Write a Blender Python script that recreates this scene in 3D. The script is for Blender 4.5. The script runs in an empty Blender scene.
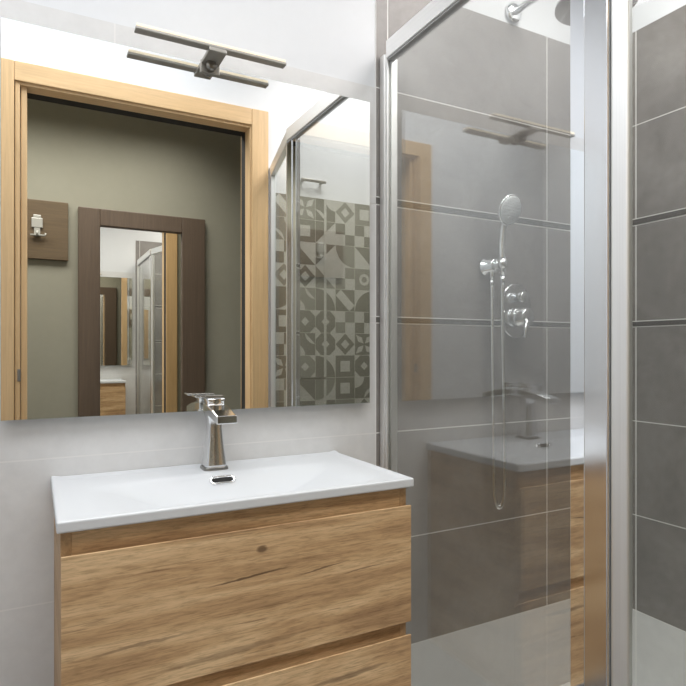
import bpy, bmesh, math, random
from mathutils import Vector, Matrix

S = bpy.context.scene
C = S.collection
PI = math.pi

# ------------------------------------------------------------------ camera, world, light, exposure
CAM = (0.0, -1.335, 1.115)
cd = bpy.data.cameras.new('camera')
cd.sensor_width = 36.0
cd.lens = 581.0 / 686.0 * 36.0
cd.shift_y = 7.0 / 686.0
cd.clip_start = 0.01
cam = bpy.data.objects.new('camera', cd)
C.objects.link(cam)
cam.location = CAM
cam.rotation_euler = (math.radians(90), 0, math.radians(-27.9))
S.camera = cam

w = bpy.data.worlds.new('world')
S.world = w
w.use_nodes = True
w.node_tree.nodes['Background'].inputs[0].default_value = (0.8, 0.88, 1.0, 1)
w.node_tree.nodes['Background'].inputs[1].default_value = 0.05

S.view_settings.view_transform = 'Standard'
S.view_settings.look = 'None'
S.view_settings.gamma = 1.0
S.view_settings.use_curve_mapping = False
S.view_settings.exposure = 0.0
S.cycles.max_bounces = 20
S.cycles.diffuse_bounces = 6
S.cycles.glossy_bounces = 14
S.cycles.transmission_bounces = 12
S.cycles.transparent_max_bounces = 32
S.cycles.sample_clamp_indirect = 6.0


def area(name, loc, sx, sy, power, color=(1, 1, 1), rot=(0, 0, 0), spread=118):
    l = bpy.data.lights.new(name, 'AREA')
    l.shape = 'RECTANGLE'
    l.size = sx
    l.size_y = sy
    l.energy = power
    l.color = color
    l.spread = math.radians(spread)
    o = bpy.data.objects.new(name, l)
    C.objects.link(o)
    o.location = loc
    o.rotation_euler = rot
    return o


area('bathroom_light', (-0.08, -0.74, 2.535), 1.40, 0.62, 15.0, (0.965, 0.982, 1.0), spread=145)  # unseen soft panel, widened and set left to brighten that side
area('shower_light', (1.28, -0.66, 2.535), 0.50, 0.60, 12.5, (1.0, 0.96, 0.93), spread=160)
area('hall_fill', (-0.05, -1.68, 2.475), 1.70, 0.44, 26.0, (1.0, 0.96, 0.89), spread=130)  # added unseen fill, brightens the bathroom through the doorway

# ------------------------------------------------------------------ helpers


class MB:
    """collects shapes (world coordinates) into one mesh"""

    def __init__(self):
        self.bm = bmesh.new()

    def _face(self, vs, mi=0, smooth=False):
        try:
            f = self.bm.faces.new(vs)
            f.material_index = mi
            f.smooth = smooth
            return f
        except ValueError:
            return None

    def box(self, x0, x1, y0, y1, z0, z1, mi=0):
        return self.prism([(x0, y0), (x1, y0), (x1, y1), (x0, y1)], z0, z1, mi)

    def prism(self, poly, z0, z1, mi=0):
        lo = [self.bm.verts.new((x, y, z0)) for x, y in poly]
        hi = [self.bm.verts.new((x, y, z1)) for x, y in poly]
        n = len(poly)
        self._face(list(reversed(lo)), mi)
        self._face(hi, mi)
        for i in range(n):
            self._face([lo[i], lo[(i + 1) % n], hi[(i + 1) % n], hi[i]], mi)
        return self

    def extrude_x(self, poly_yz, x0, x1, mi=0):
        lo = [self.bm.verts.new((x0, y, z)) for y, z in poly_yz]
        hi = [self.bm.verts.new((x1, y, z)) for y, z in poly_yz]
        n = len(poly_yz)
        self._face(lo, mi)
        self._face(list(reversed(hi)), mi)
        for i in range(n):
            self._face([lo[i], hi[i], hi[(i + 1) % n], lo[(i + 1) % n]], mi)
        return self

    def extrude_y(self, poly_xz, y0, y1, mi=0):
        lo = [self.bm.verts.new((x, y0, z)) for x, z in poly_xz]
        hi = [self.bm.verts.new((x, y1, z)) for x, z in poly_xz]
        n = len(poly_xz)
        self._face(list(reversed(lo)), mi)
        self._face(hi, mi)
        for i in range(n):
            self._face([lo[(i + 1) % n], hi[(i + 1) % n], hi[i], lo[i]], mi)
        return self

    def loft(self, rings, mi=0, caps=True, smooth=True):
        R = [[self.bm.verts.new(p) for p in r] for r in rings]
        n = len(R[0])
        for a, b in zip(R[:-1], R[1:]):
            for i in range(n):
                self._face([a[i], a[(i + 1) % n], b[(i + 1) % n], b[i]], mi, smooth)
        if caps:
            self._face(list(reversed(R[0])), mi)
            self._face(R[-1], mi)
        return self

    def tube(self, pts, r, seg=10, mi=0):
        pts = [Vector(p) for p in pts]
        rad = r if isinstance(r, (list, tuple)) else [r] * len(pts)
        rings = []
        up = None
        for i, p in enumerate(pts):
            t = (pts[min(i + 1, len(pts) - 1)] - pts[max(i - 1, 0)]).normalized()
            if up is None:
                up = Vector((0, 0, 1)) if abs(t.z) < 0.9 else Vector((1, 0, 0))
            a = t.cross(up)
            if a.length < 1e-6:
                a = t.cross(Vector((0, 1, 0)))
            a.normalize()
            b = a.cross(t).normalized()
            up = b
            rings.append([p + rad[i] * (math.cos(k * 2 * PI / seg) * a + math.sin(k * 2 * PI / seg) * b) for k in range(seg)])
        return self.loft(rings, mi)

    def lathe(self, center, axis, profile, seg=32, mi=0):
        """profile: list of (distance along axis, radius)"""
        c = Vector(center)
        ax = Vector(axis).normalized()
        a = ax.cross(Vector((0, 0, 1)))
        if a.length < 1e-4:
            a = Vector((1, 0, 0))
        a.normalize()
        b = ax.cross(a)
        rings = [[c + ax * d + r * (math.cos(k * 2 * PI / seg) * a + math.sin(k * 2 * PI / seg) * b) for k in range(seg)] for d, r in profile]
        return self.loft(rings, mi)

    def build(self, name, mats, parent=None, bevel=0.0, bseg=2, angle=40):
        bmesh.ops.recalc_face_normals(self.bm, faces=self.bm.faces[:])
        off = Vector((0, 0, 0))
        p = parent
        while p is not None:
            off += p.location
            p = p.parent
        if off.length:
            bmesh.ops.translate(self.bm, verts=self.bm.verts[:], vec=-off)
        me = bpy.data.meshes.new(name)
        self.bm.to_mesh(me)
        self.bm.free()
        for m in (mats if isinstance(mats, (list, tuple)) else [mats]):
            me.materials.append(m)
        o = bpy.data.objects.new(name, me)
        C.objects.link(o)
        if parent:
            o.parent = parent
        if bevel:
            b = o.modifiers.new('bevel', 'BEVEL')
            b.width = bevel
            b.segments = bseg
            b.limit_method = 'ANGLE'
            b.angle_limit = math.radians(angle)
            b.harden_normals = False
        return o


def thing(name, loc, label, cat, group=None):
    o = bpy.data.objects.new(name, None)
    o.empty_display_size = 0.05
    C.objects.link(o)
    o.location = loc
    tag(o, label, cat, group)
    return o


def tag(o, label, cat, group=None):
    o['label'] = label
    o['category'] = cat
    if group:
        o['group'] = group
    return o


def struct(o, label=None, cat=None):
    o['kind'] = 'structure'
    if label:
        o['label'] = label
        o['category'] = cat
    return o


# ------------------------------------------------------------------ materials
def new_mat(name):
    m = bpy.data.materials.new(name)
    m.use_nodes = True
    nt = m.node_tree
    return m, nt, nt.nodes['Principled BSDF']


def plain(name, col, rough=0.5, metal=0.0, spec=0.5, coat=0.0, emit=None, estr=0.0):
    m, nt, b = new_mat(name)
    b.inputs['Base Color'].default_value = (*col, 1)
    b.inputs['Roughness'].default_value = rough
    b.inputs['Metallic'].default_value = metal
    b.inputs['Specular IOR Level'].default_value = spec
    b.inputs['Coat Weight'].default_value = coat
    if emit:
        b.inputs['Emission Color'].default_value = (*emit, 1)
        b.inputs['Emission Strength'].default_value = estr
    return m


def tex_pos(nt, scale, rot=(0, 0, 0)):
    g = nt.nodes.new('ShaderNodeNewGeometry')
    mp = nt.nodes.new('ShaderNodeMapping')
    mp.inputs['Scale'].default_value = scale
    mp.inputs['Rotation'].default_value = rot
    nt.links.new(g.outputs['Position'], mp.inputs['Vector'])
    return mp.outputs['Vector']


def noise(nt, vec, scale, detail=4, rough=0.55, dist=0.0):
    n = nt.nodes.new('ShaderNodeTexNoise')
    n.inputs['Scale'].default_value = scale
    n.inputs['Detail'].default_value = detail
    n.inputs['Roughness'].default_value = rough
    n.inputs['Distortion'].default_value = dist
    nt.links.new(vec, n.inputs['Vector'])
    return n.outputs['Fac']


def ramp(nt, fac, stops):
    r = nt.nodes.new('ShaderNodeValToRGB')
    e = r.color_ramp.elements
    while len(e) < len(stops):
        e.new(0.5)
    for k, (p, c) in enumerate(stops):
        e[k].position = p
        e[k].color = (*c, 1)
    nt.links.new(fac, r.inputs['Fac'])
    return r.outputs['Color']


def mixc(nt, fac, a, b, mode='MIX'):
    n = nt.nodes.new('ShaderNodeMix')
    n.data_type = 'RGBA'
    n.blend_type = mode
    if isinstance(fac, float):
        n.inputs['Factor'].default_value = fac
    else:
        nt.links.new(fac, n.inputs['Factor'])
    for sock, v in ((n.inputs['A'], a), (n.inputs['B'], b)):
        if isinstance(v, tuple):
            sock.default_value = (*v, 1)
        else:
            nt.links.new(v, sock)
    return n.outputs['Result']


def cement(name, dark, light, rough=0.45, bump=0.03, scale=5.0, grit=1.0):
    m, nt, b = new_mat(name)
    v = tex_pos(nt, (1, 1, 1))
    n1 = noise(nt, v, scale, 8, 0.62, 0.6)
    n2 = noise(nt, v, scale * 9, 4, 0.6)
    c1 = ramp(nt, n1, [(0.28, dark), (0.72, light)])
    c2 = ramp(nt, n2, [(0.3, (1 - 0.10 * grit,) * 3), (0.7, (1 + 0.04 * grit,) * 3)])
    nt.links.new(mixc(nt, 1.0, c1, c2, 'MULTIPLY'), b.inputs['Base Color'])
    b.inputs['Roughness'].default_value = rough
    bp = nt.nodes.new('ShaderNodeBump')
    bp.inputs['Strength'].default_value = bump
    bp.inputs['Distance'].default_value = 0.01
    nt.links.new(n2, bp.inputs['Height'])
    nt.links.new(bp.outputs['Normal'], b.inputs['Normal'])
    return m


def wood(name, stops, streak, axis='X', rough=0.5, contrast=0.5, fine=1.0, bump=0.08, cracks=False):
    """grain runs along axis"""
    m, nt, b = new_mat(name)
    sc = {'X': (1.1, 9, 11), 'Z': (11, 11, 0.8), 'Y': (11, 1.1, 11)}[axis]
    scf = {'X': (5, 80, 105), 'Z': (120, 120, 4), 'Y': (120, 5, 120)}[axis]
    n1 = noise(nt, tex_pos(nt, sc), 1.3 * fine, 6, 0.6, 1.1)
    n2 = noise(nt, tex_pos(nt, scf), 1.0 * fine, 8, 0.78, 0.3)
    n3 = noise(nt, tex_pos(nt, tuple(s * k for s, k in zip(sc, (1.6, 1.6, 1.6)))), 1.9 * fine, 8, 0.72, 2.2)
    c = ramp(nt, n1, stops)
    f2 = ramp(nt, n2, [(0.34, (1 - contrast * 0.55,) * 3), (0.66, (1 + contrast * 0.18,) * 3)])
    c = mixc(nt, 1.0, c, f2, 'MULTIPLY')
    f3 = ramp(nt, n3, [(0.56, (0, 0, 0)), (0.74, (contrast, contrast, contrast))])
    c = mixc(nt, f3, c, streak)
    if cracks:
        n4 = noise(nt, tex_pos(nt, (0.7, 3.0, 8.0), (0, math.radians(3), 0)), 1.0, 3, 0.5, 1.2)
        wv = nt.nodes.new('ShaderNodeMath')
        wv.operation = 'SINE'
        ml = nt.nodes.new('ShaderNodeMath')
        ml.operation = 'MULTIPLY'
        ml.inputs[1].default_value = 75.0
        nt.links.new(n4, ml.inputs[0])
        nt.links.new(ml.outputs[0], wv.inputs[0])
        c = mixc(nt, 1.0, c, ramp(nt, wv.outputs[0], [(0.0, (1.05, 1.05, 1.05)), (0.95, (0.90, 0.88, 0.86))]), 'MULTIPLY')
        n5 = noise(nt, tex_pos(nt, (4.0, 55, 85), (0, math.radians(4), 0)), 1.0, 4, 0.6, 0.5)
        c = mixc(nt, ramp(nt, n5, [(0.60, (0, 0, 0)), (0.70, (0.75, 0.75, 0.75))]), c, (0.15, 0.075, 0.03))
    nt.links.new(c, b.inputs['Base Color'])
    b.inputs['Roughness'].default_value = rough
    bp = nt.nodes.new('ShaderNodeBump')
    bp.inputs['Strength'].default_value = bump
    bp.inputs['Distance'].default_value = 0.004
    nt.links.new(n2, bp.inputs['Height'])
    nt.links.new(bp.outputs['Normal'], b.inputs['Normal'])
    return m


def rustic_oak(name):
    m, nt, b = new_mat(name)
    rot = (0, math.radians(-3.5), 0)

    def mth(op, a, c):
        n = nt.nodes.new('ShaderNodeMath')
        n.operation = op
        for k, v in enumerate((a, c)):
            if isinstance(v, (int, float)):
                n.inputs[k].default_value = v
            else:
                nt.links.new(v, n.inputs[k])
        return n.outputs[0]
    broad = noise(nt, tex_pos(nt, (1.3, 6, 8), rot), 1.0, 3, 0.55, 1.4)
    streak = noise(nt, tex_pos(nt, (2.2, 30, 42), rot), 1.0, 6, 0.68, 1.0)
    fibre = noise(nt, tex_pos(nt, (26, 200, 300), rot), 1.0, 3, 0.7, 0.4)
    c = ramp(nt, mth('ADD', mth('MULTIPLY', broad, 0.62), mth('MULTIPLY', streak, 0.38)),
             [(0.36, (0.34, 0.205, 0.105)), (0.47, (0.53, 0.345, 0.182)), (0.58, (0.70, 0.50, 0.292))])
    c = mixc(nt, 1.0, c, ramp(nt, fibre, [(0.30, (0.66, 0.64, 0.61)), (0.55, (1.04, 1.04, 1.04))]), 'MULTIPLY')
    pores = noise(nt, tex_pos(nt, (7, 90, 150), rot), 1.0, 3, 0.6, 0.5)
    c = mixc(nt, ramp(nt, pores, [(0.62, (0, 0, 0)), (0.70, (0.55, 0.55, 0.55))]), c, (0.17, 0.09, 0.04))
    # a knot and a few long cracks: (x, z, half length, half height, slope)
    g = nt.nodes.new('ShaderNodeNewGeometry')
    sep = nt.nodes.new('ShaderNodeSeparateXYZ')
    nt.links.new(g.outputs['Position'], sep.inputs[0])
    wob = mth('MULTIPLY', mth('SUBTRACT', noise(nt, tex_pos(nt, (14, 40, 40)), 1.0, 4, 0.6), 0.5), 0.012)
    for x, z, hx, hz, sl, st in ((0.356, 0.762, 0.012, 0.0065, 0.0, 0.8), (0.335, 0.716, 0.085, 0.0028, 0.06, 0.85), (0.475, 0.707, 0.060, 0.0022, 0.09, 0.75),
                                 (0.560, 0.690, 0.055, 0.0018, 0.05, 0.6), (0.150, 0.640, 0.10, 0.0030, 0.05, 0.5), (0.30, 0.592, 0.16, 0.006, 0.03, 0.4), (0.53, 0.492, 0.09, 0.006, 0.03, 0.6)):
        dx = mth('SUBTRACT', sep.outputs[0], x)
        dz = mth('SUBTRACT', mth('ADD', sep.outputs[2], wob), mth('ADD', mth('MULTIPLY', dx, sl), z))
        u = mth('POWER', mth('MULTIPLY', dx, 1 / hx), 2.0)
        v = mth('POWER', mth('MULTIPLY', dz, 1 / hz), 2.0)
        r = ramp(nt, mth('ADD', u, v), [(0.25, (st, st, st)), (1.0, (0, 0, 0))])
        c = mixc(nt, r, c, (0.095, 0.048, 0.022))
    nt.links.new(c, b.inputs['Base Color'])
    b.inputs['Roughness'].default_value = 0.5
    bp = nt.nodes.new('ShaderNodeBump')
    bp.inputs['Strength'].default_value = 0.06
    bp.inputs['Distance'].default_value = 0.004
    nt.links.new(fibre, bp.inputs['Height'])
    nt.links.new(bp.outputs['Normal'], b.inputs['Normal'])
    return m


def glass(name, f0, tint=(0.97, 0.985, 0.975), f90=1.0):
    """clear pane: see-through plus a mirror reflection that grows at grazing angles"""
    m = bpy.data.materials.new(name)
    m.use_nodes = True
    nt = m.node_tree
    nt.nodes.clear()
    out = nt.nodes.new('ShaderNodeOutputMaterial')
    mix = nt.nodes.new('ShaderNodeMixShader')
    tr = nt.nodes.new('ShaderNodeBsdfTransparent')
    tr.inputs[0].default_value = (*tint, 1)
    gl = nt.nodes.new('ShaderNodeBsdfGlossy')
    gl.inputs['Roughness'].default_value = 0.0
    gl.inputs['Color'].default_value = (1, 1, 1, 1)
    lw = nt.nodes.new('ShaderNodeLayerWeight')
    lw.inputs['Blend'].default_value = 0.5
    p = nt.nodes.new('ShaderNodeMath')
    p.operation = 'POWER'
    p.inputs[1].default_value = 5.0
    nt.links.new(lw.outputs['Facing'], p.inputs[0])
    ma = nt.nodes.new('ShaderNodeMath')
    ma.operation = 'MULTIPLY_ADD'
    ma.inputs[1].default_value = f90 - f0
    ma.inputs[2].default_value = f0
    nt.links.new(p.outputs[0], ma.inputs[0])
    nt.links.new(ma.outputs[0], mix.inputs[0])
    nt.links.new(tr.outputs[0], mix.inputs[1])
    nt.links.new(gl.outputs[0], mix.inputs[2])
    nt.links.new(mix.outputs[0], out.inputs[0])
    return m


def brushed(name, col, rough, axis_scale=(300, 300, 2)):
    m, nt, b = new_mat(name)
    n = noise(nt, tex_pos(nt, axis_scale), 1.0, 2)
    b.inputs['Metallic'].default_value = 1.0
    c = ramp(nt, n, [(0.3, tuple(0.94 * x for x in col)), (0.7, col)])
    nt.links.new(c, b.inputs['Base Color'])
    b.inputs['Roughness'].default_value = rough
    return m


M = {}
M['plaster'] = cement('white_plaster', (0.715, 0.73, 0.75), (0.725, 0.74, 0.76), 0.9, 0.0, 3, 0.12)
M['hall_plaster'] = cement('sage_plaster', (0.265, 0.258, 0.205), (0.28, 0.274, 0.22), 0.9, 0.0, 3, 0.2)
M['ceiling'] = plain('ceiling_paint', (0.85, 0.86, 0.87), 0.95)
M['light_tile'] = cement('light_cement_tile', (0.64, 0.636, 0.632), (0.71, 0.708, 0.703), 0.5, 0.02, 3.5, 0.5)
M['light_grout'] = plain('light_grout', (0.74, 0.73, 0.72), 0.9)
M['brown_tile'] = cement('brown_cement_tile', (0.185, 0.170, 0.160), (0.290, 0.272, 0.258), 0.42, 0.03, 4.0)
M['brown_grout'] = plain('pale_grout', (0.78, 0.77, 0.75), 0.9)
M['trim_strip'] = plain('dark_listello', (0.10, 0.092, 0.085), 0.35)
M['floor_tile'] = cement('floor_cement_tile', (0.22, 0.21, 0.20), (0.29, 0.28, 0.27), 0.5, 0.03, 4)
M['pat_light'] = cement('pattern_pale', (0.42, 0.42, 0.38), (0.49, 0.49, 0.45), 0.55, 0.01, 8)
M['pat_mid'] = cement('pattern_mid', (0.165, 0.163, 0.140), (0.21, 0.207, 0.18), 0.55, 0.01, 8)
M['pat_dark'] = cement('pattern_dark', (0.105, 0.103, 0.086), (0.14, 0.137, 0.117), 0.55, 0.01, 8)
M['oak'] = rustic_oak('rustic_oak')
M['oak_side'] = wood('rustic_oak_side', [(0.25, (0.30, 0.165, 0.068)), (0.48, (0.46, 0.29, 0.145)), (0.75, (0.60, 0.41, 0.23))],
                     (0.17, 0.085, 0.035), 'Y', 0.5, 0.5)
M['maple'] = wood('pale_door_wood', [(0.2, (0.60, 0.40, 0.20)), (0.8, (0.72, 0.50, 0.275))], (0.50, 0.31, 0.145), 'Z', 0.42, 0.28)
M['maple_x'] = wood('pale_door_wood_header', [(0.2, (0.60, 0.40, 0.20)), (0.8, (0.72, 0.50, 0.275))], (0.50, 0.31, 0.145), 'X', 0.42, 0.28)
M['walnut'] = wood('dark_frame_wood', [(0.2, (0.085, 0.058, 0.039)), (0.8, (0.122, 0.087, 0.060))], (0.06, 0.039, 0.025), 'Z', 0.5, 0.4)
M['walnut_x'] = wood('dark_board_wood', [(0.2, (0.098, 0.066, 0.034)), (0.8, (0.135, 0.094, 0.052))], (0.05, 0.032, 0.02), 'X', 0.5, 0.4)
M['black'] = plain('black_gap', (0.012, 0.011, 0.010), 0.8)
M['ceramic'] = plain('white_ceramic', (0.62, 0.640, 0.665), 0.36, 0, 0.35)
M['tray'] = plain('white_tray', (0.80, 0.80, 0.79), 0.35)
M['mirror'] = plain('mirror_silver', (0.90, 0.91, 0.90), 0.0, 1.0)
M['hall_mirror'] = plain('hall_mirror_silver', (0.90, 0.875, 0.80), 0.0, 1.0)
M['mirror_edge'] = plain('mirror_edge', (0.45, 0.50, 0.48), 0.25)
M['chrome'] = plain('chrome', (0.88, 0.89, 0.90), 0.09, 1.0)
M['chrome_soft'] = plain('chrome_soft', (0.80, 0.81, 0.825), 0.16, 1.0)
M['alu'] = brushed('satin_aluminium', (0.90, 0.90, 0.89), 0.45)
M['alu_rail'] = brushed('satin_aluminium_rail', (0.95, 0.95, 0.94), 0.5, (300, 2, 300))
M['polish'] = plain('polished_profile', (0.90, 0.92, 0.95), 0.03, 1.0)
M['dark_metal'] = plain('grey_metal', (0.30, 0.29, 0.27), 0.3, 1.0)
M['lamp_metal'] = plain('lamp_metal', (0.40, 0.385, 0.355), 0.35, 0.55)
M['lamp_glow'] = plain('lamp_diffuser', (0.70, 0.64, 0.52), 0.5, emit=(1.0, 0.86, 0.62), estr=0.45)
M['panel_glow'] = plain('ceiling_diffuser', (0.95, 0.95, 0.95), 0.5, emit=(1.0, 0.985, 0.965), estr=3.0)
M['rubber'] = plain('black_rubber', (0.03, 0.03, 0.03), 0.6)
M['nozzle'] = plain('grey_nozzles', (0.70, 0.72, 0.73), 0.35, 0.2)
M['hook_white'] = plain('hook_white', (0.42, 0.42, 0.39), 0.4, 0.3)
M['glass'] = glass('shower_glass', 0.140, (0.93, 0.94, 0.93))
M['glass_door'] = glass('shower_door_glass', 0.022, (0.97, 0.985, 0.975), 0.2)
M['grey_plastic'] = plain('grey_seal', (0.35, 0.35, 0.35), 0.5)

# ------------------------------------------------------------------ setting: levels and sizes
XR = 1.664          # right wall
XL = -0.95          # left wall
YF = -1.145         # front wall, bathroom face
YH = -1.265         # front wall, hall face
HALL = -2.15
CEIL = 2.56
XB = 0.806          # where light tiles change to brown on the back wall
GLX = 0.826         # shower glass plane (outer face)
# tile courses (bottoms, tops) and the two listello strips
ROWS = [(0.0, 0.297), (0.300, 0.596), (0.599, 0.891), (0.894, 1.186), (1.2065, 1.504), (1.5275, 1.818), (1.821, 2.115)]
STRIPS = [(1.189, 1.2035), (1.5075, 1.5245)]
G = 0.0036

fl = MB().box(XL - 0.1, XR + 0.1, -1.205, 0.1, -0.1, 0.0)
struct(fl.build('floor', M['floor_tile']))
cl = MB().box(XL - 0.1, XR + 0.1, YF, 0.1, CEIL, CEIL + 0.1)
struct(cl.build('ceiling', M['ceiling']))

# back wall: plaster core, grout bed, tiles, listello
wb = MB()
wb.box(XL - 0.1, XR + 0.1, 0.008, 0.11, 0.0, CEIL, 0)
wb.box(XL, XR + 0.1, 0.0025, 0.0078, 1.8185, CEIL, 0)      # plaster skim above the light tiles (behind brown too)
wb.box(XL, XB, 0.0002, 0.008, 0.0, 1.8175, 2)
wb.box(XB, XR + 0.05, 0.0003, 0.008, 0.0, 2.115, 4)


def tiles_x(mb, x_edges, rows, y0, y1, mi):
    for z0, z1 in rows:
        for a, b in zip(x_edges[:-1], x_edges[1:]):
            mb.box(a + G / 2, b - G / 2, y0, y1, z0, z1, mi)


LJ = [XL, -0.449, 0.151, XB]
LJ2 = [XL, -0.100, XB]
for k, rw in enumerate(ROWS[:6]):
    tiles_x(wb, LJ if k == 5 else LJ2, [rw], 0.0, 0.006, 1)
tiles_x(wb, [XB, 0.844, 1.444, XR], ROWS[1:], 0.0, 0.006, 3)
tiles_x(wb, [XB, 0.844, 1.444, XR], ROWS[:1], 0.0, 0.006, 1)
for z0, z1 in STRIPS:
    wb.box(XB + 0.001, XR, -0.001, 0.006, z0, z1, 5)
    wb.box(XL, XB - 0.001, -0.001, 0.006, z0, z1, 1)
TM = [M['plaster'], M['light_tile'], M['light_grout'], M['brown_tile'], M['brown_grout'], M['trim_strip']]
struct(wb.build('wall_back', TM))

# right wall
wr = MB()
wr.box(XR + 0.008, XR + 0.11, YF - 0.1, 0.1, 0.0, CEIL, 0)
wr.box(XR + 0.0025, XR + 0.008, YF, 0.0, 2.116, CEIL, 0)
wr.box(XR + 0.0003, XR + 0.008, YF, 0.0, 0.0, 2.1145, 4)
YE = [YF, -0.755, -0.155, 0.0]
for z0, z1 in ROWS:
    for a, b in zip(YE[:-1], YE[1:]):
        wr.box(XR, XR + 0.006, a + G / 2, b - G / 2, z0, z1, 1 if z0 < 0.1 else 3)
for z0, z1 in STRIPS:
    wr.box(XR - 0.001, XR + 0.006, YF, 0.0, z0, z1, 5)
struct(wr.build('wall_right', TM))

wl = MB().box(XL - 0.1, XL, YF, 0.1, 0.0, CEIL)
struct(wl.build('wall_left', M['plaster']))

# front wall with the doorway
DX0, DX1, DZ = -0.070, 0.845, 2.105
wf = MB()
wf.box(XL - 0.1, DX0, YH + 0.06, YF, 0, CEIL, 0)
wf.box(DX1, XR + 0.1, YH + 0.06, YF, 0, CEIL, 0)
wf.box(DX0, DX1, YH + 0.06, YF, DZ, CEIL, 0)
struct(wf.build('wall_front', M['plaster']))
wh = MB()
wh.box(-1.3, DX0, YH, YH + 0.06, 0, CEIL, 0)
wh.box(DX1, 2.3, YH, YH + 0.06, 0, CEIL, 0)
wh.box(DX0, DX1, YH, YH + 0.06, DZ, CEIL, 0)
struct(wh.build('wall_hall_near', M['hall_plaster']))

# hall beyond the door
struct(MB().box(-1.3, 2.3, HALL - 0.1, HALL, 0, 2.5).build('wall_hall_far', M['hall_plaster']))
struct(MB().box(-1.4, -1.3, HALL - 0.1, YH + 0.06, 0, 2.5).build('wall_hall_left', M['hall_plaster']))
struct(MB().box(2.3, 2.4, HALL - 0.1, YH + 0.06, 0, 2.5).build('wall_hall_right', M['hall_plaster']))
struct(MB().box(-1.4, 2.4, HALL - 0.1, -1.205, -0.1, 0.0).build('floor_hall', M['floor_tile']))
struct(MB().box(-1.4, 2.4, HALL - 0.1, YH, 2.5, 2.6).build('ceiling_hall', M['ceiling']))

# patterned tile cladding on the front wall beside the door
random.seed(11)
pt = MB()
PX0, PX1, PZ1 = 0.936, XR, 1.818
CW = 0.1040
pt.box(PX0, PX1, YF, YF + 0.006, 0.0, PZ1, 0)
yp = [YF + 0.0064]


def poly(pts, mi, lift=0.0):
    vs = [pt.bm.verts.new((x, YF + 0.0066 + lift, z)) for x, z in pts]
    f = pt._face(vs, mi)


def cell(x, z, s, kind, rot, d):
    g = 0.0012
    cx, cz, h = x + s / 2, z + s / 2, s / 2 - g

    def T(p):
        u, v = p
        for _ in range(rot):
            u, v = -v, u
        return (cx + u * h, cz + v * h)

    def P(pts, mi=d, lift=0.0):
        poly([T(p) for p in pts], mi, lift)
    arc = lambda ox, oz, r, a0, a1, n=8: [(ox + r * math.cos(a0 + (a1 - a0) * i / n), oz + r * math.sin(a0 + (a1 - a0) * i / n)) for i in range(n + 1)]
    if kind == 0:
        P([(-1, -1), (1, -1), (-1, 1)])
    elif kind == 1:
        P([(-1, -1)] + arc(-1, -1, 2, 0, PI / 2))
    elif kind == 2:
        P([(-1, -1), (1, -1), (1, 1), (-1, 1)])
        P([(-.5, -.5), (.5, -.5), (.5, .5), (-.5, .5)], 0, 0.0004)
    elif kind == 3:
        P([(-.62, -.62), (.62, -.62), (.62, .62), (-.62, .62)], 2)
    elif kind == 4:
        P([(0, -1), (1, 0), (0, 1), (-1, 0)])
        P([(0, -.45), (.45, 0), (0, .45), (-.45, 0)], 0, 0.0004)
    elif kind == 5:
        P([(-1, -1), (0, -1), (0, 0), (-1, 0)])
        P([(0, 0), (1, 0), (1, 1), (0, 1)])
    elif kind == 6:
        P([(-1, -1), (1, -1), (1, 1), (-1, 1)])
        P([(-1, -.45), (-.45, -1), (1, .45), (.45, 1)], 0, 0.0004)
    elif kind == 7:
        P([(-1, -1), (1, -1), (1, 1), (-1, 1)])
        for q in range(4):
            a = q * PI / 2 + PI / 4
            u, v = math.cos(a), math.sin(a)
            P([(0.12 * u, 0.12 * v), (0.65 * u - 0.28 * v, 0.65 * v + 0.28 * u), (1.25 * u, 1.25 * v), (0.65 * u + 0.28 * v, 0.65 * v - 0.28 * u)], 0, 0.0004)
    elif kind == 8:
        P([(-1, -1), (1, -1), (1, 1), (-1, 1)])
        P(arc(0, 0, .55, 0, 2 * PI, 16)[:-1], 0, 0.0004)
        P(arc(0, 0, .28, 0, 2 * PI, 12)[:-1], d, 0.0008)
    elif kind == 9:
        P([(-1, -1), (1, -1), (1, 1), (-1, 1)])
        for (ox, oz) in ((-1, -1), (1, -1), (1, 1), (-1, 1)):
            P([(ox, oz), (ox - .55 * math.copysign(1, ox), oz), (ox, oz - .55 * math.copysign(1, oz))], 0, 0.0004)
        P([(0, -.4), (.4, 0), (0, .4), (-.4, 0)], 0, 0.0004)
    elif kind == 10:
        P([(-1, -1), (1, -1), (1, 1), (-1, 1)])
        P([(-1, 0)] + arc(-1, -1, 1, PI / 2, 0), 0, 0.0004)
        P([(1, 0)] + arc(1, 1, 1, -PI / 2, -PI)[::-1] if False else arc(1, 1, 1, PI, 1.5 * PI) + [(1, 1)], 0, 0.0004)


nx = int((PX1 - PX0) / CW) + 1
nz = int(PZ1 / CW) + 1
for i in range(nx):
    for j in range(nz):
        x0 = PX1 - (i + 1) * CW
        z0 = PZ1 - (j + 1) * CW
        if x0 < PX0 - 0.01 or z0 < 0:
            continue
        kind = random.choice([0, 0, 1, 2, 2, 4, 5, 5, 6, 6, 7, 7, 8, 9, 9, 10])
        cell(x0, z0, CW, kind, random.randrange(4), random.choice([1, 1, 2, 2, 2]))
pt.box(1.188, 1.200, YF, YF + 0.009, 0, PZ1, 0)
ptobj = pt.build('trim_1', [M['pat_light'], M['pat_mid'], M['pat_dark']])
struct(ptobj)

# door frame (pocket door slot in head and right jamb)
dr = bpy.data.objects.new('door_1', None)
C.objects.link(dr)
dr.location = (0.39, YF, 0)
struct(dr)
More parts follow.
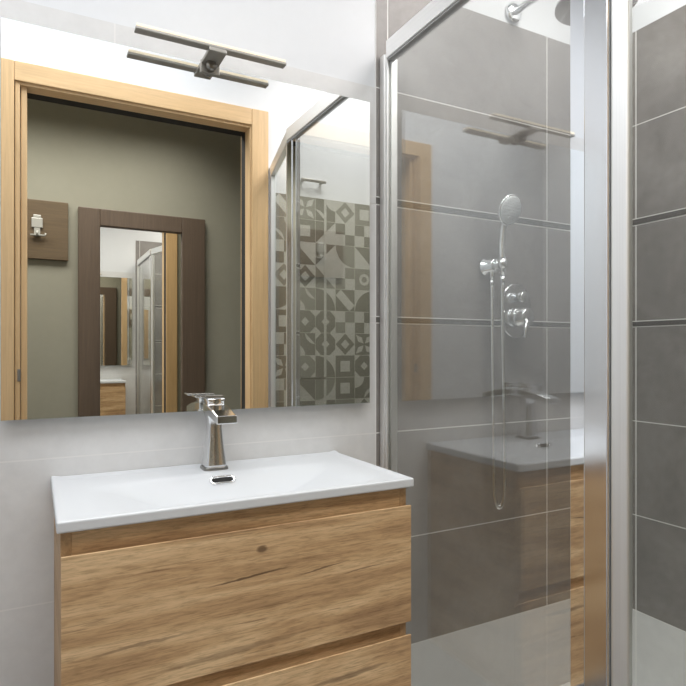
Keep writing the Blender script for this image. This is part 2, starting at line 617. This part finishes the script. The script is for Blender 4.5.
# uprights and header of the casing
MB().box(-0.145, -0.068, YF - 0.01, YF + 0.014, 0, 2.170).build('door_casing', M['maple'], dr, 0.003)
MB().box(0.836, 0.912, YF - 0.01, YF + 0.014, 0, 2.170).build('door_casing', M['maple'], dr, 0.003)
MB().box(-0.0675, 0.8355, YF - 0.01, YF + 0.013, 2.098, 2.170).build('door_casing', M['maple_x'], dr, 0.003)
# linings
MB().box(-0.066, -0.050, YF - 0.06, YF + 0.004, 0, 2.10).build('door_lining', M['maple'], dr, 0.002)
MB().box(-0.047, -0.0275, YH - 0.0, YF - 0.012, 0, 2.095).build('door_lining', M['maple'], dr, 0.002)
MB().box(0.829, 0.845, YF - 0.062, YF + 0.004, 0, 2.10).build('door_lining', M['maple'], dr, 0.002)
MB().box(-0.05, 0.829, YF - 0.062, YF + 0.003, 2.088, 2.105).build('door_lining', M['maple_x'], dr, 0.002)
MB().box(0.8305, 0.845, YH, YF - 0.0625, 0, 2.10).build('door_slot', M['black'], dr)
MB().box(-0.0275, 0.8305, YH, YF - 0.0625, 2.0895, 2.105).build('door_slot', M['black'], dr)
# hall side casing
MB().box(-0.145, -0.050, YH - 0.014, YH, 0, 2.17).build('door_casing', M['maple'], dr, 0.003)
MB().box(0.832, 0.912, YH - 0.014, YH, 0, 2.17).build('door_casing', M['maple'], dr, 0.003)
MB().box(-0.0495, 0.8315, YH - 0.013, YH, 2.095, 2.17).build('door_casing', M['maple_x'], dr, 0.003)
MB().box(-0.0585, -0.0475, YF + 0.0, YF + 0.0055, 1.00, 1.045).build('latch_plate', M['dark_metal'], dr, 0.001)

# ------------------------------------------------------------------ hall things
hm = thing('framed_mirror', (0.545, HALL, 0.0), 'tall dark wood framed mirror on the hall wall, seen through the doorway', 'mirror')
hx0, hx1, hi0, hi1, hz1, hzi = 0.203, 0.887, 0.312, 0.752, 1.885, 1.792
fr = MB()
fr.box(hx0, hi0, HALL + 0.001, HALL + 0.035, 0.12, hz1)
fr.box(hi1, hx1, HALL + 0.001, HALL + 0.035, 0.12, hz1)
fr.box(hi0, hi1, HALL + 0.001, HALL + 0.035, hzi, hz1)
fr.box(hi0, hi1, HALL + 0.001, HALL + 0.035, 0.12, 0.23)
fr.build('frame', M['walnut'], hm, 0.004)
MB().box(hi0, hi1, HALL + 0.004, HALL + 0.012, 0.23, hzi).build('mirror_glass', M['hall_mirror'], hm)

hb = thing('hook_board', (0.0, HALL, 1.6), 'square brown wooden hook board on the hall wall left of the framed mirror', 'hook board')
MB().box(-0.16, 0.155, HALL + 0.001, HALL + 0.022, 1.590, 1.900).build('board', M['walnut_x'], hb, 0.003)
hk = MB()
hk.box(-0.018, 0.034, HALL + 0.022, HALL + 0.032, 1.752, 1.803)
hk.box(-0.010, 0.026, HALL + 0.022, HALL + 0.028, 1.803, 1.820)
hk.build('hook_plate', M['hook_white'], hb, 0.003)
hk = MB()
hk.box(-0.006, 0.022, HALL + 0.022, HALL + 0.030, 1.708, 1.752)
hk.tube([(0.008, HALL + 0.028, 1.735), (0.008, HALL + 0.05, 1.712), (0.008, HALL + 0.062, 1.712), (0.008, HALL + 0.066, 1.725)], 0.005, 10)
hk.tube([(-0.024, HALL + 0.036, 1.712), (0.044, HALL + 0.036, 1.712), (0.048, HALL + 0.040, 1.724)], 0.005, 10)
hk.build('hook', M['hook_white'], hb)

# ------------------------------------------------------------------ vanity
vx0, vx1 = 0.028, 0.683
yf = -0.356
vc = thing('washbasin_cabinet', (0.355, 0, 0.30), 'wall hung rustic oak cabinet under the white washbasin', 'cabinet')
ca = MB()
ca.box(0.034, 0.050, yf + 0.020, 0.0, 0.300, 0.8345)
ca.box(0.661, 0.676, yf + 0.020, 0.0, 0.300, 0.8345)
ca.box(0.050, 0.661, yf + 0.030, 0.0, 0.300, 0.316)
ca.box(0.050, 0.661, -0.016, 0.0, 0.316, 0.8345)
ca.build('carcass', M['oak_side'], vc, 0.0008)
rl = MB()
rl.box(0.050, 0.667, yf + 0.021, yf + 0.045, 0.785, 0.8345)
rl.build('handle_rail', M['oak'], vc)
rl = MB()
rl.box(0.050, 0.667, yf + 0.021, yf + 0.045, 0.520, 0.570)
rl.build('handle_rail', M['oak'], vc)


def drawer(z0, z1):
    d = MB()
    # front with a bevelled finger-pull on its top edge
    d.extrude_x([(yf + 0.0005, z0), (yf + 0.0195, z0), (yf + 0.0195, z1 - 0.016), (yf + 0.004, z1), (yf + 0.0005, z1)], 0.0345, 0.6755)
    o = d.build('drawer_front', M['oak'], vc, 0.0008)
    return o


drawer(0.5635, 0.7995)
drawer(0.302, 0.5365)

# washbasin: one ceramic slab with a sunken bowl
wbn = thing('washbasin', (0.355, -0.178, 0.835), 'white ceramic washbasin with a wide shallow bowl on the oak cabinet', 'washbasin')
bm_ = MB()
NX, NY = 110, 64
ZT, ZB = 0.854, 0.8355


def sm(t):
    t = max(0.0, min(1.0, t))
    return t * t * (3 - 2 * t)


def basin_z(x, y):
    # distance from bowl outline (rounded rectangle), positive inside
    bx0, bx1, by0, by1 = vx0 + 0.050, vx1 - 0.050, yf + 0.020, -0.096
    r = 0.03
    cx, cy = (bx0 + bx1) / 2, (by0 + by1) / 2
    qx = abs(x - cx) - (bx1 - bx0) / 2 + r
    qy = abs(y - cy) - (by1 - by0) / 2 + r
    d = r - (math.hypot(max(qx, 0), max(qy, 0)) + min(max(qx, qy), 0))
    # raised lip all round: thin edge 3 mm higher
    e = min(x - vx0, vx1 - x, y - yf)
    lip = 0.0025 * (1 - sm((e - 0.006) / 0.012)) if y > -1 else 0
    sx = sm(min(x - bx0, bx1 - x) / 0.19)
    sy1 = sm((by1 - y) / 0.070)
    sy0 = sm((y - by0) / 0.030)
    depth = 0.055 * min(1, sx) * sy1 * sy0 if d > 0 else 0
    back = 0.003 * sm((y + 0.030) / 0.02)
    return ZT - 0.0025 + lip - depth + back


gx = [vx0 + (vx1 - vx0) * i / NX for i in range(NX + 1)]
gy = [yf + (0 - 0.001 - yf) * j / NY for j in range(NY + 1)]
V = [[bm_.bm.verts.new((x, y, basin_z(x, y))) for y in gy] for x in gx]
for i in range(NX):
    for j in range(NY):
        bm_._face([V[i][j], V[i + 1][j], V[i + 1][j + 1], V[i][j + 1]], 0, True)
border = [V[i][0] for i in range(NX + 1)] + [V[NX][j] for j in range(1, NY + 1)] + [V[i][NY] for i in range(NX - 1, -1, -1)] + [V[0][j] for j in range(NY - 1, 0, -1)]
low = [bm_.bm.verts.new((v.co.x, v.co.y, ZB)) for v in border]
n = len(border)
for i in range(n):
    bm_._face([border[i], low[i], low[(i + 1) % n], border[(i + 1) % n]], 0, False)
# underside: ring plus shell of the bowl
inn = [bm_.bm.verts.new((0.355 + (v.co.x - 0.355) * 0.86, -0.19 + (v.co.y + 0.19) * 0.62, ZB)) for v in border]
bot = [bm_.bm.verts.new((0.355 + (v.co.x - 0.355) * 0.80, -0.19 + (v.co.y + 0.19) * 0.60, ZB - 0.082)) for v in border]
for a, b in ((low, inn), (inn, bot)):
    for i in range(n):
        bm_._face([a[i], b[i], b[(i + 1) % n], a[(i + 1) % n]], 0, True)
bm_._face(bot, 0)
bas = bm_.build('basin', M['ceramic'], wbn, 0.0035, 3, 60)

# overflow ring and drain
oy = -0.1188
oz = basin_z(0.353, oy)
dz = (basin_z(0.353, oy + 0.002) - basin_z(0.353, oy - 0.002)) / 0.004
nrm = Vector((0, -dz, 1)).normalized()
tan = Vector((0, 1, dz)).normalized()
ov = MB()


def slot(hw, hh, lift, seg=10):
    pts = []
    for s, a0 in ((1, -PI / 2), (-1, PI / 2)):
        for k in range(seg + 1):
            a = a0 + PI * k / seg
            u = s * (hw - hh) + hh * math.cos(a)
            v = hh * math.sin(a)
            p = Vector((0.353, oy, oz)) + Vector((1, 0, 0)) * u + tan * v + nrm * lift
            pts.append(p)
    return pts


ov.loft([slot(0.0285, 0.0105, -0.004), slot(0.0285, 0.0105, 0.0018), slot(0.0255, 0.0080, 0.0032), slot(0.0225, 0.0055, 0.0022), slot(0.0225, 0.0055, -0.003)], 0, False)
ovr = ov.build('overflow_ring', M['chrome'], wbn)
ov = MB()
ov.loft([slot(0.0227, 0.0057, -0.003), slot(0.0227, 0.0057, 0.0006)], 0, True, False)
ov.build('overflow_slot', M['black'], ovr)
dn = MB()
dzc = basin_z(0.355, -0.235)
dn.lathe((0.355, -0.235, dzc - 0.004), (0, 0, 1), [(0, 0.031), (0.006, 0.031), (0.0085, 0.028), (0.0075, 0.022), (0.011, 0.021), (0.013, 0.012), (0.0132, 0.001)])
dn.build('drain', M['chrome'], wbn)

# ------------------------------------------------------------------ faucet
fc = thing('basin_faucet', (0.355, -0.055, 0.854), 'chrome basin faucet with flat spout and thin lever behind the bowl', 'faucet')
fx, fy, fz = 0.352, -0.056, 0.8525
fb = MB()


def rect_ring(cx, cy, z, hx, hy, r=0.004, k=3):
    pts = []
    for sx, sy, a0 in ((1, 1, 0), (-1, 1, PI / 2), (-1, -1, PI), (1, -1, 1.5 * PI)):
        for i in range(k + 1):
            a = a0 + PI / 2 * i / k
            pts.append((cx + sx * (hx - r) + r * math.cos(a), cy + sy * (hy - r) + r * math.sin(a), z))
    return pts


prof = [(0.004, 0.0245), (0.010, 0.0235), (0.035, 0.0205), (0.065, 0.0172), (0.092, 0.0150), (0.108, 0.0158), (0.118, 0.0185), (0.126, 0.0205)]
fb.loft([rect_ring(fx, fy, fz + h, r, r * 1.0, r * 0.35) for h, r in prof])
fb.build('body', M['chrome_soft'], fc)
bs = MB()
bs.loft([rect_ring(fx, fy, fz - 0.001, 0.0275, 0.0275, 0.012), rect_ring(fx, fy, fz + 0.0045, 0.0270, 0.0270, 0.012)], 0, True, False)
bs.build('base_plate', M['dark_metal'], fc)
sp = MB()
# spout: flat channel sloping forward and down
path = [(-0.021, 0.134, 0.020, 0.0095), (0.022, 0.130, 0.021, 0.0105), (0.060, 0.125, 0.0215, 0.0095), (0.100, 0.1165, 0.022, 0.0085)]
rings = []
for dy, hc, hw, hh in path:
    pts = []
    for u, v in ((-1, -1), (1, -1), (1, 1), (-1, 1)):
        pts.append((fx + u * hw, fy - dy, fz + hc + v * hh))
    rings.append(pts)
sp.loft(rings, 0, True, False)
sp.build('spout', M['chrome'], fc, 0.0025)
lv = MB()
lv.loft([rect_ring(fx, fy, fz + 0.134, 0.0195, 0.0195, 0.005), rect_ring(fx, fy, fz + 0.149, 0.0190, 0.0190, 0.005), rect_ring(fx, fy, fz + 0.153, 0.0205, 0.0205, 0.005), rect_ring(fx, fy, fz + 0.1555, 0.0200, 0.0200, 0.005)])
hd = lv.build('handle', M['chrome'], fc)
lv = MB()
lv.extrude_y([(fx - 0.046, fz + 0.1595), (fx - 0.046, fz + 0.1630), (fx + 0.016, fz + 0.1620), (fx + 0.018, fz + 0.156), (fx - 0.010, fz + 0.156)], fy - 0.016, fy + 0.016)
lv.build('lever', M['chrome_soft'], hd, 0.001)

# ------------------------------------------------------------------ mirror and its lamp
mx0, mx1, mz0, mz1 = -0.060, 0.776, 0.9765, 1.7655
wm = thing('wall_mirror', (0.358, 0.0, mz0), 'large frameless wall mirror above the washbasin', 'mirror')
MB().box(mx0 + 0.05, mx1 - 0.05, -0.0145, -0.0015, mz0 + 0.03, mz1 - 0.03).build('backing', M['grey_plastic'], wm)
MB().box(mx0, mx1, -0.0195, -0.0150, mz0, mz1, 0).build('mirror_edge', M['mirror_edge'], wm)
MB().box(mx0 + 0.0004, mx1 - 0.0004, -0.0200, -0.0192, mz0 + 0.0004, mz1 - 0.0004, 0).build('mirror_glass', M['mirror'], wm)

lp = thing('mirror_lamp', (0.347, -0.02, 1.77), 'slim chrome bar lamp clipped to the top of the wall mirror', 'lamp')
ly = -0.078
MB().box(0.181, 0.513, ly - 0.011, ly + 0.011, 1.7725, 1.7784).build('light_bar', M['lamp_metal'], lp, 0.0015)
MB().box(0.183, 0.511, ly - 0.0105, ly + 0.0105, 1.7785, 1.7845).build('diffuser', M['lamp_glow'], lp, 0.001)
bk = MB()
bk.box(0.332, 0.372, ly - 0.012, -0.0205, 1.7640, 1.7724)
bk.box(0.330, 0.374, -0.026, -0.0203, 1.744, 1.7724)
bk.build('clip_bracket', M['lamp_metal'], lp, 0.0015)
bk = MB()
bk.lathe((0.351, -0.030, 1.757), (0, -1, 0), [(0, 0.012), (0.012, 0.012), (0.015, 0.009), (0.015, 0.001)], 24)
bk.build('clamp_screw', M['dark_metal'], lp)

# ------------------------------------------------------------------ shower tray
ty = MB()
tpoly = [(0.812, -0.002), (XR - 0.002, -0.002), (XR - 0.002, YF + 0.012), (0.918, YF + 0.012), (0.812, -0.70)]
ty.prism(tpoly, 0.0, 0.033)
tr = ty.build('shower_tray', M['tray'], None, 0.006)
tag(tr, 'low white shower tray on the floor inside the glass enclosure', 'shower tray')
dg = MB()
dg.lathe((1.30, -0.55, 0.0315), (0, 0, 1), [(0, 0.055), (0.004, 0.055), (0.005, 0.050), (0.005, 0.001)], 32)
dg.build('drain_cover', M['chrome'], tr)

# ------------------------------------------------------------------ shower enclosure
ZG0, ZG1 = 0.0345, 1.905
se = thing('shower_enclosure', (GLX, -0.6, 0.033), 'corner shower screen of clear glass with chrome profiles beside the washbasin', 'shower screen')
D = lambda dist: dist - 1.335       # distance from the camera's wall plane to y
yg = D(0.711)
pane = MB().box(GLX, GLX + 0.006, yg, -0.022, 0.05, 1.895).build('glass_panel', M['glass'], se)
# wall profile
wp = MB()
wp.box(GLX - 0.009, GLX + 0.034, -0.0245, -0.0015, ZG0, 1.90)
wp.box(GLX - 0.006, GLX + 0.000, -0.0345, -0.0245, ZG0, 1.90)
wp.box(GLX + 0.007, GLX + 0.020, -0.0345, -0.0245, ZG0, 1.90)
wp.build('wall_profile', M['alu'], se, 0.002)
# top and bottom rails of the fixed panel
tp = MB()
tp.box(GLX - 0.010, GLX + 0.018, D(0.640), -0.0345, 1.884, 1.930)
tp.build('top_rail', M['alu_rail'], se, 0.002)
MB().box(GLX - 0.006, GLX + 0.013, D(0.640), -0.036, 1.8785, 1.8838).build('rail_seal', M['grey_plastic'], se)
MB().box(GLX - 0.008, GLX + 0.016, D(0.640), -0.036, ZG0, 0.062).build('bottom_rail', M['alu_rail'], se, 0.002)
# corner post: polished strip, wide chrome stile, rounded satin edge
MB().box(GLX - 0.001, GLX + 0.016, D(0.681), D(0.711), ZG0, 1.884).build('closing_strip', M['polish'], se, 0.001)
MB().box(GLX - 0.004, GLX + 0.014, D(0.6335), D(0.6805), ZG0, 1.884).build('corner_post', M['chrome_soft'], se, 0.0025)
d2 = Vector((0.925 - GLX, D(0.190) - D(0.624), 0)).normalized()     # direction of the slanting door
nn = Vector((-d2.y, d2.x, 0))                                         # to the inside (+x side)
if nn.x < 0:
    nn = -nn


def slab(p, s0, s1, t0, t1, z0, z1):
    b = Vector((p[0], p[1], 0))
    q = [b + d2 * s0 + nn * t0, b + d2 * s1 + nn * t0, b + d2 * s1 + nn * t1, b + d2 * s0 + nn * t1]
    return MB().prism([(v.x, v.y) for v in q], z0, z1)


P0 = (GLX, D(0.632))
L2 = (Vector((0.925, D(0.190))) - Vector(P0)).length
dp = slab(P0, 0.030, L2 - 0.02, 0.006, 0.012, 0.05, 1.895).build('door_panel', M['glass_door'], se)
slab(P0, 0.001, 0.030, -0.001, 0.016, ZG0, 1.884).build('door_stile', M['alu'], dp, 0.004, 3)
slab(P0, 0.001, L2, -0.004, 0.020, 1.884, 1.930).build('top_rail', M['alu_rail'], se, 0.002)
slab(P0, 0.001, L2, -0.004, 0.020, ZG0, 0.060).build('bottom_rail', M['alu_rail'], se, 0.002)
slab(P0, L2 - 0.030, L2, -0.002, 0.018, ZG0, 1.884).build('wall_profile', M['alu'], se, 0.002)

# ------------------------------------------------------------------ shower fittings
# mixer
mxr = thing('shower_mixer', (1.305, 0, 1.235), 'concealed chrome shower mixer with oval plate and lever on the brown tiles', 'mixer')
pm = MB()


def stad(cx, cz, hw, hh, y, r=None, k=10):
    r = hw if r is None else r
    pts = []
    for sx, sz, a0 in ((1, 1, 0), (-1, 1, PI / 2), (-1, -1, PI), (1, -1, 1.5 * PI)):
        for i in range(k + 1):
            a = a0 + PI / 2 * i / k
            pts.append((cx + sx * (hw - r) + r * math.cos(a), y, cz + sz * (hh - r) + r * math.sin(a)))
    return pts


pm.loft([stad(1.305, 1.235, 0.061, 0.084, -0.0015), stad(1.305, 1.235, 0.061, 0.084, -0.008), stad(1.305, 1.235, 0.058, 0.081, -0.0105)])
pm.build('plate', M['chrome_soft'], mxr)
pm = MB()
pm.lathe((1.305, -0.0105, 1.275), (0, -1, 0), [(0, 0.014), (0.012, 0.014), (0.013, 0.017), (0.032, 0.017), (0.034, 0.015), (0.034, 0.001)], 28)
pm.build('diverter_knob', M['chrome'], mxr)
pm = MB()
pm.lathe((1.305, -0.0105, 1.215), (0, -1, 0), [(0, 0.030), (0.020, 0.030), (0.022, 0.026), (0.046, 0.026), (0.049, 0.022), (0.049, 0.001)], 36)
hn = pm.build('handle', M['chrome'], mxr)
pm = MB()
pm.tube([(1.305, -0.050, 1.212), (1.294, -0.060, 1.198), (1.272, -0.074, 1.150)], [0.009, 0.0075, 0.0055], 12)
pm.build('lever', M['chrome'], hn)

# wall outlet with holder
ho = thing('shower_holder', (1.20, 0, 1.36), 'round chrome wall outlet and holder that carries the hand shower', 'shower holder')
pm = MB()
pm.lathe((1.186, -0.0015, 1.362), (0, -1, 0), [(0, 0.026), (0.008, 0.026), (0.010, 0.020), (0.045, 0.0195), (0.047, 0.017), (0.047, 0.001)], 32)
pm.build('wall_outlet', M['chrome'], ho)
pm = MB()
pm.tube([(1.186, -0.030, 1.355), (1.186, -0.030, 1.338), (1.186, -0.030, 1.322)], [0.010, 0.010, 0.0085], 14)
pm.build('hose_nipple', M['chrome'], ho)
pm = MB()
pm.tube([(1.186, -0.046, 1.363), (1.196, -0.0475, 1.363)], 0.010, 14)
pm.lathe((1.196, -0.0628, 1.350), (0, 0.05, 1), [(0, 0.0160), (0.030, 0.0170), (0.030, 0.0145), (0.0, 0.0125)], 24)
pm.build('cradle', M['chrome'], ho)

# hand shower
hs = thing('hand_shower', (1.196, -0.062, 1.36), 'white and chrome hand shower with round head hanging in its holder', 'hand shower')
pm = MB()
hp = [(1.196, -0.064, 1.330), (1.1965, -0.061, 1.375), (1.1975, -0.058, 1.42), (1.1995, -0.060, 1.455), (1.198, -0.069, 1.486), (1.199, -0.079, 1.502)]
pm.tube(hp, [0.0085, 0.0105, 0.0112, 0.0115, 0.0120, 0.0135], 16)
pm.build('handle', M['chrome'], hs)
hc = Vector((1.199, -0.083, 1.518))
ax = Vector((0.10, -0.93, -0.32)).normalized()
pm = MB()
pm.lathe(hc - ax * 0.012, ax, [(-0.004, 0.012), (0.0, 0.026), (0.010, 0.041), (0.018, 0.045), (0.022, 0.044), (0.0225, 0.0395)], 40)
hh = pm.build('shower_head', M['chrome'], hs)
pm = MB()
pm.lathe(hc + ax * 0.0090, ax, [(0, 0.0405), (0.0035, 0.0395), (0.0040, 0.001)], 40)
a1 = ax.cross(Vector((0, 0, 1))).normalized()
a2 = ax.cross(a1)
for rr, nn_ in ((0.009, 6), (0.018, 12), (0.027, 18), (0.034, 24)):
    for k in range(nn_):
        a = 2 * PI * k / nn_
        c = hc + ax * 0.0128 + a1 * rr * math.cos(a) + a2 * rr * math.sin(a)
        pm.lathe(c, ax, [(0, 0.0016), (0.002, 0.0012), (0.002, 0.0002)], 6, 1)
pm.build('spray_face', [M['nozzle'], M['grey_plastic']], hh)

# hose
hz = thing('shower_hose', (1.215, -0.05, 0.62), 'thin chrome hose looping down from the hand shower', 'hose')
pm = MB()
pts = []
A0 = Vector((1.196, -0.064, 1.329))
B0 = Vector((1.186, -0.030, 1.321))
zb = 0.652
for k in range(41):
    t = k / 40
    z = A0.z + (zb + 0.05 - A0.z) * t
    x = 1.196 + 0.020 * sm(t * 1.0)
    pts.append((x, -0.064 + 0.014 * t, z))
xa, ya = pts[-1][0], pts[-1][1]
xb = 1.190
for k in range(1, 16):
    a = PI * k / 16
    cx = (xa + xb) / 2
    pts.append((cx + (xa - xb) / 2 * math.cos(a), ya + (-0.034 - ya) * k / 16, zb + 0.05 - 0.05 * math.sin(a)))
for k in range(41):
    t = k / 40
    z = zb + 0.05 + (B0.z - zb - 0.05) * t
    pts.append((xb - 0.004 * sm(t), -0.034 + 0.004 * t, z))
pm.tube(pts, 0.0062, 10)
hose = pm.build('hose', M['chrome'], hz)
pm = MB()
pm.tube([(1.196, -0.064, 1.3295), (1.196, -0.064, 1.305)], [0.0085, 0.0075], 12)
pm.build('hose_nut', M['chrome_soft'], hz)
pm = MB()
pm.tube([(1.186, -0.030, 1.3215), (1.186, -0.030, 1.300)], [0.0088, 0.0075], 12)
pm.build('hose_nut', M['chrome_soft'], hz)

# rain shower
rn = thing('rain_shower', (1.298, 0, 2.15), 'chrome overhead rain shower on a wall arm above the brown tiles', 'shower head')
pm = MB()
pm.lathe((1.298, 0.0015, 2.150), (0, -1, 0), [(0, 0.030), (0.010, 0.030), (0.014, 0.022), (0.016, 0.012)], 32)
pm.build('wall_flange', M['chrome'], rn)
pm = MB()
pm.tube([(1.298, -0.005, 2.150), (1.298, -0.22, 2.150), (1.298, -0.262, 2.146), (1.298, -0.290, 2.130), (1.298, -0.300, 2.100), (1.298, -0.300, 2.045)], 0.0105, 14)
pm.build('arm', M['chrome_soft'], rn)
pm = MB()
pm.lathe((1.298, -0.300, 2.046), (0, 0, -1), [(0, 0.016), (0.012, 0.018), (0.018, 0.09), (0.020, 0.101), (0.028, 0.102), (0.030, 0.098), (0.030, 0.001)], 48)
rh = pm.build('rain_head', M['chrome_soft'], rn)

# slim dark rails on the patterned wall, seen in the mirror
for zz, lab in ((1.888, 'slim dark metal rail on the white wall above the patterned tiles'), (0.985, 'slim dark metal rail low on the patterned tiles')):
    r_ = thing('towel_rail', (1.12, YF, zz), lab, 'towel rail', None)
    b = MB()
    b.box(1.062, 1.186, YF + 0.026, YF + 0.036, zz - 0.006, zz + 0.006)
    b.build('bar', M['dark_metal'], r_, 0.002)
    b = MB()
    off = 0.0005 if zz > PZ1 else 0.007
    b.box(1.072, 1.082, YF + off, YF + 0.0262, zz - 0.005, zz + 0.005)
    b.build('bracket', M['dark_metal'], r_)
    b = MB()
    b.box(1.166, 1.176, YF + off, YF + 0.0262, zz - 0.005, zz + 0.005)
    b.build('bracket', M['dark_metal'], r_)

# housings over the area lights, out of frame; the two long ones are added fill
for nm, (x, y), s, zc, lab in (('ceiling_light', (-0.08, -0.74), (1.40, 0.62), CEIL, 'flat long unseen ceiling panel added to brighten the washbasin side of the bathroom'),
                               ('ceiling_light', (1.28, -0.66), (0.50, 0.60), CEIL, 'nearly square flat ceiling light above the shower'),
                               ('ceiling_light', (-0.05, -1.68), (1.70, 0.44), 2.5, 'flat long unseen ceiling panel added in the hall as fill light')):
    t_ = thing(nm, (x, y, zc), lab, 'ceiling light')
    h, k = s[0] / 2, s[1] / 2
    b = MB()
    b.box(x - h - 0.012, x + h + 0.012, y - k - 0.012, y + k + 0.012, zc - 0.020, zc - 0.0005)
    b.build('housing', M['tray'], t_, 0.002)
